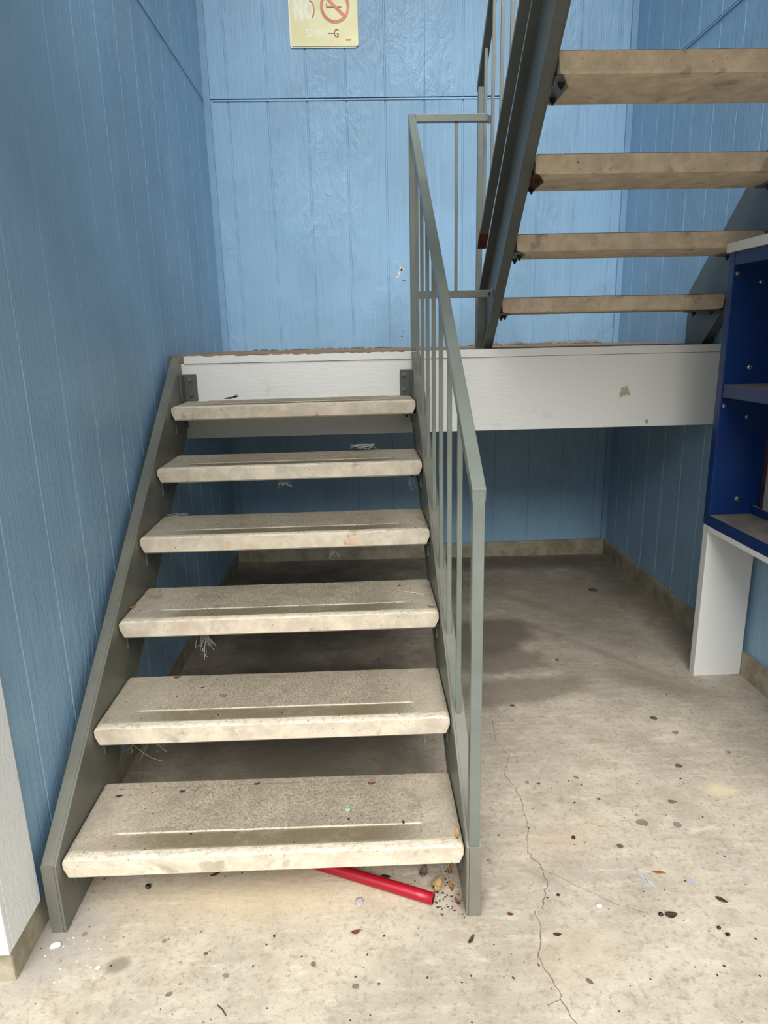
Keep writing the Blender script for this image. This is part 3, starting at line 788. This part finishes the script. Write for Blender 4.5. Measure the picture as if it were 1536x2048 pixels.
# ------------------------------------------------------------------ red pipe under the bottom tread
p0 = Vector((.921, .020, fz(.92)+.0155)); p1 = Vector((.50, .205, fz(.5)+.0155))
mb = MB(); n = 20; d = (p1-p0).normalized()
pts = [p0+(p1-p0)*i/10 for i in range(11)]
a_ = Vector((0, 0, 1)); u = d.cross(a_).normalized(); v = u.cross(d)
rings = []
for i, p in enumerate(pts):
    fl = 1.0 - .08*(i == 0)
    rings.append([mb.bm.verts.new(p+(u*math.cos(t)+v*math.sin(t)*fl)*.0155) for t in [2*math.pi*k/n for k in range(n)]])
for a, b in zip(rings, rings[1:]):
    for k in range(n):
        f = mb.bm.faces.new([a[k], a[(k+1) % n], b[(k+1) % n], b[k]]); f.smooth = True
ri = [mb.bm.verts.new(p0+d*.0+(u*math.cos(t)+v*math.sin(t)*.92)*.0128) for t in [2*math.pi*k/n for k in range(n)]]
rj = [mb.bm.verts.new(p0+d*.05+(u*math.cos(t)+v*math.sin(t)*.92)*.0128) for t in [2*math.pi*k/n for k in range(n)]]
for k in range(n):
    mb.bm.faces.new([rings[0][k], ri[k], ri[(k+1) % n], rings[0][(k+1) % n]])
    f = mb.bm.faces.new([ri[k], rj[k], rj[(k+1) % n], ri[(k+1) % n]]); f.material_index = 1
mb.bm.faces.new(rj).material_index = 1
mb.bm.faces.new(rings[-1][::-1])
tag(mb.build('pipe', [M['red'], M['red_in']], None, p0), 'red plastic pipe lying on the floor under the bottom tread', 'pipe')

# ------------------------------------------------------------------ leaves and other litter
def leaf(name, label, x, y, L, W, rot, mat, z=None, curl=.15, twist=0.0, group='dry leaves and litter', cat='leaf', tip=.6):
    zb = fz(x) if z is None else z
    bm = bmesh.new(); n = 10; rows = []
    for i in range(n+1):
        t = i/n; w = W/2*(math.sin(math.pi*t**(.8 if tip < .7 else 1))**.8 if 0 < i < n else .02)
        cx = (t-.5)*L; lift = curl*L*(2*t-1)**2
        row = []
        for k in (-1, -.5, 0, .5, 1):
            px, py = cx, k*w; pz = lift*.6 + curl*W*.9*k*k + .0006
            row.append((px, py + twist*(t-.5)*W, pz))
        rows.append(row)
    ca, sa = math.cos(rot), math.sin(rot)
    V = []
    for dz in (0, .0007):
        V.append([[bm.verts.new((x+p[0]*ca-p[1]*sa, y+p[0]*sa+p[1]*ca, zb+p[2]+dz)) for p in r] for r in rows])
    for s_ in range(2):
        for i in range(n):
            for k in range(4):
                q = [V[s_][i][k], V[s_][i+1][k], V[s_][i+1][k+1], V[s_][i][k+1]]
                f = bm.faces.new(q if s_ else q[::-1]); f.smooth = True
    for k in (0, 4):
        for i in range(n): bm.faces.new([V[0][i][k], V[0][i+1][k], V[1][i+1][k], V[1][i][k]])
    for i in (0, n):
        for k in range(4): bm.faces.new([V[0][i][k], V[0][i][k+1], V[1][i][k+1], V[1][i][k]])
    mb = MB(); mb.bm.free(); mb.bm = bm
    return tag(mb.build(name, M[mat], None, (x, y, zb)), label, cat, group)
tz = lambda i, x=.5: Z1+i*RISE+dzl[i][0]*(1-x)+dzl[i][1]*x+.0013
leaf('leaf', 'slim orange-brown leaf lying alone on the open floor right of the railing', 1.549, .094, .036, .010, -.15, 'leaf_brown', curl=.03)
leaf('leaf', 'dark pointed oval leaf farthest right on the pale floor, lying flat', 1.67, -.005, .030, .014, -.75, 'leaf_dark', curl=.05)
leaf('leaf', 'dark folded half-moon leaf lying beside a black crumb on the right of the floor', 1.518, -.047, .031, .020, .0, 'leaf_dark', curl=.18)
leaf('leaf', 'thin dark curled leaf on the floor just in front of the railing foot', 1.002, -.093, .030, .009, .95, 'leaf_dark', curl=.2)
leaf('leaf', 'brown curled leaf on the floor in front of the middle of the bottom tread', .721, -.059, .024, .011, .25, 'leaf_red', curl=.28)
leaf('leaf', 'thin tan twisted leaf on the open floor beyond the orange-brown one', 1.456, .278, .029, .006, .0, 'leaf_tan', curl=.12)
leaf('leaf', 'small reddish-brown leaf on the floor to the right of the railing foot', 1.113, -.023, .017, .008, -.2, 'leaf_red', curl=.1)
leaf('leaf', 'small dark stalked leaf on the floor close beside the long crack', 1.215, -.089, .020, .010, -.1, 'leaf_dark', curl=.15)
leaf('leaf', 'dark torn leaf near the right frame edge beyond a faded grey mark', 1.714, .372, .024, .014, -.2, 'leaf_grey', curl=.22)
leaf('leaf', 'grey-brown leaf on the floor to the right of the crack near the photo bottom', 1.253, -.215, .018, .010, -.8, 'leaf_grey', curl=.1)
leaf('leaf', 'dark leaf on the floor in shade under the left half of the bottom tread', .334, .148, .034, .009, .5, 'leaf_dark', curl=.1)
leaf('leaf', 'dark flat leaf on the floor under the bottom tread behind the red pipe', .800, .115, .030, .014, -.1, 'leaf_dark', curl=.08)
leaf('leaf', 'crumpled tan leaf at the open end of the red pipe', .938, .066, .042, .034, 1.0, 'leaf_tan', curl=.5)
leaf('leaf', 'dark green-grey leaf leaning by the red pipe just behind the crumpled tan leaf', .905, .118, .040, .022, 1.2, 'leaf_grey', curl=.45)
leaf('leaf', 'orange-brown leaf scrap against the right stringer, nearest the red pipe', .974, .070, .030, .011, 1.7, 'leaf_brown', curl=.35)
leaf('leaf', 'brown leaf scrap against the right stringer, deepest under the bottom tread', .978, .125, .034, .012, 1.4, 'leaf_brown', curl=.3)
leaf('leaf', 'reddish leaf scrap at the foot of the right stringer, nearest the viewer', .984, .020, .026, .009, 2.0, 'leaf_red', curl=.3)
leaf('leaf', 'tan dry leaf standing in the gap at the right end of the bottom tread', .985, .042, .040, .012, 1.4, 'leaf_tan', z=tz(0, 1)-.001, curl=.2)
leaf('leaf', 'dark small leaf at the back left of the bottom tread', .065, .235, .020, .008, .2, 'leaf_dark', z=tz(0, 0)-.001, curl=.1)
leaf('leaf', 'dark leaf at the back of the bottom tread, left of centre', .236, .245, .017, .008, .3, 'leaf_dark', z=tz(0, .2), curl=.1)
leaf('leaf', 'brown curled leaf at the back right of the bottom tread', .770, .252, .022, .008, .1, 'leaf_red', z=tz(0, .8), curl=.25)
leaf('leaf', 'dark curled leaf at the back edge of the bottom tread, at its middle', .443, .268, .016, .008, .2, 'leaf_dark', z=tz(0, .44)-.001, curl=.2)
leaf('leaf', 'reddish curled leaf at the back left of the second tread', .161, .548, .020, .008, .1, 'leaf_red', z=tz(1, .16), curl=.25)
leaf('leaf', 'round dark flat leaf on the left half of the second tread', .332, .427, .022, .018, .1, 'leaf_grey', z=tz(1, .33), curl=.06)
leaf('leaf', 'tan leaf caught at the left end of the third tread by the stringer', .012, .655, .022, .010, .9, 'leaf_tan', z=tz(2, 0)-.001, curl=.25)
leaf('leaf', 'brown leaf at the right end of the third tread by the stringer', .978, .575, .024, .008, -.3, 'leaf_brown', z=tz(2, 1)-.001, curl=.2)

def lump(name, label, x, y, r, mat, cat, sq=.7, z=None, seed=1, st=(1, 1)):
    rnd = random.Random(seed); b = bmesh.new(); bmesh.ops.create_icosphere(b, subdivisions=2, radius=1.0)
    zb = fz(x) if z is None else z
    for v in b.verts:
        k = 1+rnd.uniform(-.14, .14)
        v.co = Vector((x+v.co.x*r*k*st[0], y+v.co.y*r*k*st[1], zb+r*sq+v.co.z*r*sq*k))
    for f in b.faces: f.smooth = True
    mb = MB(); mb.merge(b)
    return tag(mb.build(name, M[mat], None, (x, y, zb)), label, cat, {'seed': 'black seeds on the floor', 'paint chip': 'white paint chips on the floor'}.get(cat))
lump('seed', 'round black seed on the floor under the left end of the bottom tread', .161, .109, .0075, 'seed', 'seed', .8, seed=2)
lump('seed', 'round black seed alone on the open floor right of the railing foot', 1.356, .233, .0055, 'seed', 'seed', .8, seed=3)
lump('seed', 'black seed close to the right frame edge, the nearer of two', 1.629, -.111, .0055, 'seed', 'seed', .8, seed=4)
lump('seed', 'black seed close to the right frame edge, the farther of two', 1.618, -.090, .0045, 'seed', 'seed', .8, seed=5)
lump('seed', 'black crumb-like seed touching the folded half-moon leaf', 1.492, -.044, .006, 'seed', 'seed', .7, seed=6)
lump('paint_chip', 'white ragged paint chip on the floor in front of the left stringer foot', -.012, -.060, .013, 'chip', 'paint chip', .16, seed=7, st=(1.1, .9))
lump('paint_chip', 'small white round chip on the floor well in front of the left stringer', .115, -.126, .006, 'chip', 'paint chip', .3, seed=8)
lump('paint_chip', 'small white chip alone on the open floor right of the crack', 1.347, -.008, .008, 'chip', 'paint chip', .2, seed=9)
lump('scrap', 'pale mauve scrap of lint on the floor below the red pipe', .728, .033, .011, 'purple', 'scrap', .25, seed=10, st=(1, 1.4))
lump('wad', 'tiny green fluffy wad on the bottom tread right of centre', .703, .146, .009, 'web', 'wad', .22, z=tz(0, .7), seed=11)
bpy.data.objects['wad'].data.materials[0] = paint('green fluff', (148, 172, 128), .9, .2, .1, 90, .4)
mb = MB(); mb.tube([(.90, .715, tz(2, .9)+.001), (.935, .700, tz(2, .93)+.0015), (.962, .680, tz(2, .96)+.001)], .0014, 6)
tag(mb.build('straw', M['straw'], None, (.93, .7, tz(2, .9))), 'pale thin straw lying near the right end of the third tread', 'straw')
mb = MB(); mb.tube([(.415, -.232, fz(.4)+.0015), (.428, -.243, fz(.4)+.002), (.438, -.256, fz(.4)+.0015)], .0013, 6)
tag(mb.build('twig', M['leaf_dark'], None, (.428, -.243, fz(.4))), 'thin dark curved twig on the floor at the bottom of the photo', 'twig')

def crumbs(name, label, pts, mat, seed, r=(.0010, .0030), kind='stuff'):
    rnd = random.Random(seed); mb = MB()
    for (x, y, z) in pts:
        rr = rnd.uniform(*r)*(1.5 if rnd.random() < .12 else 1)
        b = bmesh.new(); bmesh.ops.create_icosphere(b, subdivisions=1, radius=1.0)
        sx_, sy_ = rnd.uniform(.7, 1.7), rnd.uniform(.6, 1.3); a = rnd.uniform(0, 3)
        for v in b.verts:
            px, py = v.co.x*rr*sx_, v.co.y*rr*sy_
            v.co = Vector((x+px*math.cos(a)-py*math.sin(a), y+px*math.sin(a)+py*math.cos(a), z+rr*.35+v.co.z*rr*.4))
        mb.merge(b)
    return tag(mb.build(name, M[mat], None, pts[0]), label, 'crumbs', kind=kind)
rnd = random.Random(21)
pts = []
for i in range(230):
    x, y = rnd.uniform(-.05, 2.0), rnd.uniform(-.4, .5) if i < 170 else rnd.uniform(.3, 2.2)
    pts.append((x, y, fz(x)))
for i in range(60):
    x, y = rnd.gauss(.965, .022), rnd.uniform(-.03, .14)
    pts.append((min(x, .995), y, fz(x)))
crumbs('crumbs', 'dark specks of dirt scattered over the concrete floor', pts, 'crumb', 5)
pts = []
for i in range(150):
    t = rnd.choice([0, 0, 0, 1, 1, 2, 2, 3, 4]); x = rnd.uniform(.03, .97); y = rnd.uniform(.1, .29) if rnd.random() < .7 else rnd.uniform(.02, .1)
    pts.append((x, t*GOING+y, tz(t, x)-.0005))
crumbs('crumbs', 'dark specks of dirt scattered over the lower concrete treads', pts, 'crumb', 6, (.0009, .0026))
pts = [(rnd.uniform(-.05, .12), rnd.uniform(-.17, -.02), 0) for i in range(18)]
pts = [(p[0], p[1], fz(p[0])) for p in pts]
crumbs('crumbs', 'white paint flecks sprinkled on the floor by the left stringer foot', pts, 'chip', 8, (.0012, .003))

def cobweb(label, c, rx, ry, rz, n, seed, r=.00035):
    rnd = random.Random(seed); mb = MB(); c = Vector(c)
    anchors = [c+Vector((rnd.uniform(-rx, rx), rnd.uniform(-ry, ry), rz*rnd.uniform(.8, 1))) for _ in range(5)]
    for i in range(n):
        a = rnd.choice(anchors)
        b = c+Vector((rnd.uniform(-rx, rx), rnd.uniform(-ry, ry), rnd.uniform(-rz, rz*.4)))
        mid = (a+b)/2+Vector((rnd.uniform(-rx, rx), rnd.uniform(-ry, ry), rnd.uniform(-rz, rz)))*.45
        P = [a*(1-t)**2+mid*2*t*(1-t)+b*t*t for t in [k/6 for k in range(7)]]
        mb.tube(P, r*rnd.uniform(.6, 1.3), 4)
    return tag(mb.build('cobweb', M['web'], None, c), label, 'cobweb', 'cobwebs on the lower stairs')
def under(i): return Z1+i*RISE-TH
cobweb('straggly grey cobweb hanging beneath the left part of the third tread', (.245, .62, under(2)-.060), .030, .03, .055, 24, 1, .0008)
cobweb('grey cobweb hanging beneath the middle of the fifth tread', (.47, 1.125, under(4)-.030), .030, .03, .022, 18, 2, .0007)
cobweb('cobweb tuft lying at the back right of the fifth tread', (.78, 1.36, Z1+4*RISE+.012), .06, .01, .012, 26, 3, .0007)
cobweb('cobweb hanging beneath the right end of the fifth tread by the stringer', (.965, 1.14, under(4)-.045), .022, .04, .036, 16, 4, .0004)
cobweb('cobweb hanging beneath the right end of the second tread beside the stringer', (.945, .33, under(1)-.045), .02, .04, .032, 14, 5, .0004)
cobweb('cobweb strung across the left end beneath the second tread', (.10, .36, under(1)-.055), .07, .03, .05, 20, 6, .0004)
cobweb('dusty cobweb under the right end of the bottom tread against the stringer', (.965, .09, under(0)-.045), .028, .05, .042, 30, 7, .0005)
cobweb('cobweb hanging beneath the fourth tread, right of centre', (.66, .86, under(3)-.035), .022, .02, .02, 12, 8, .0004)
cobweb('cobweb tuft at the left rear corner of the fourth tread', (.06, 1.09, Z1+3*RISE+.008), .05, .01, .008, 12, 9, .0005)

# ------------------------------------------------------------------ light: overcast daylight from the open side
w = bpy.data.worlds.new('world'); bpy.context.scene.world = w; w.use_nodes = True
nt = w.node_tree; bg = nt.nodes['Background']
# cloudy sky: dull towards the horizon (trees and houses around), bright overhead
tcw = nt.nodes.new('ShaderNodeTexCoord'); sp = nt.nodes.new('ShaderNodeSeparateXYZ'); nt.links.new(tcw.outputs['Generated'], sp.inputs[0])
mr = nt.nodes.new('ShaderNodeMapRange'); mr.interpolation_type = 'SMOOTHSTEP'
mr.inputs['From Min'].default_value = 0.06; mr.inputs['From Max'].default_value = 0.50
mr.inputs['To Min'].default_value = SKY_LO; mr.inputs['To Max'].default_value = SKY_HI
nt.links.new(sp.outputs['Z'], mr.inputs['Value']); nt.links.new(mr.outputs['Result'], bg.inputs['Strength'])
bg.inputs['Color'].default_value = (0.87, 0.945, 1.0, 1)
sl = bpy.data.lights.new('sun', 'SUN'); sl.energy = SUN; sl.angle = math.radians(46); sl.color = (1.0, .975, .94)
so = bpy.data.objects.new('sun', sl); C.objects.link(so)
so.rotation_euler = Vector((.03, .69, -.72)).to_track_quat('-Z', 'Y').to_euler(); so.location = (0, -6, 7)
sc = bpy.context.scene
sc.view_settings.view_transform = 'Standard'; sc.view_settings.look = 'None'
sc.view_settings.gamma = 1.0; sc.view_settings.use_curve_mapping = False
sc.view_settings.exposure = EXPO
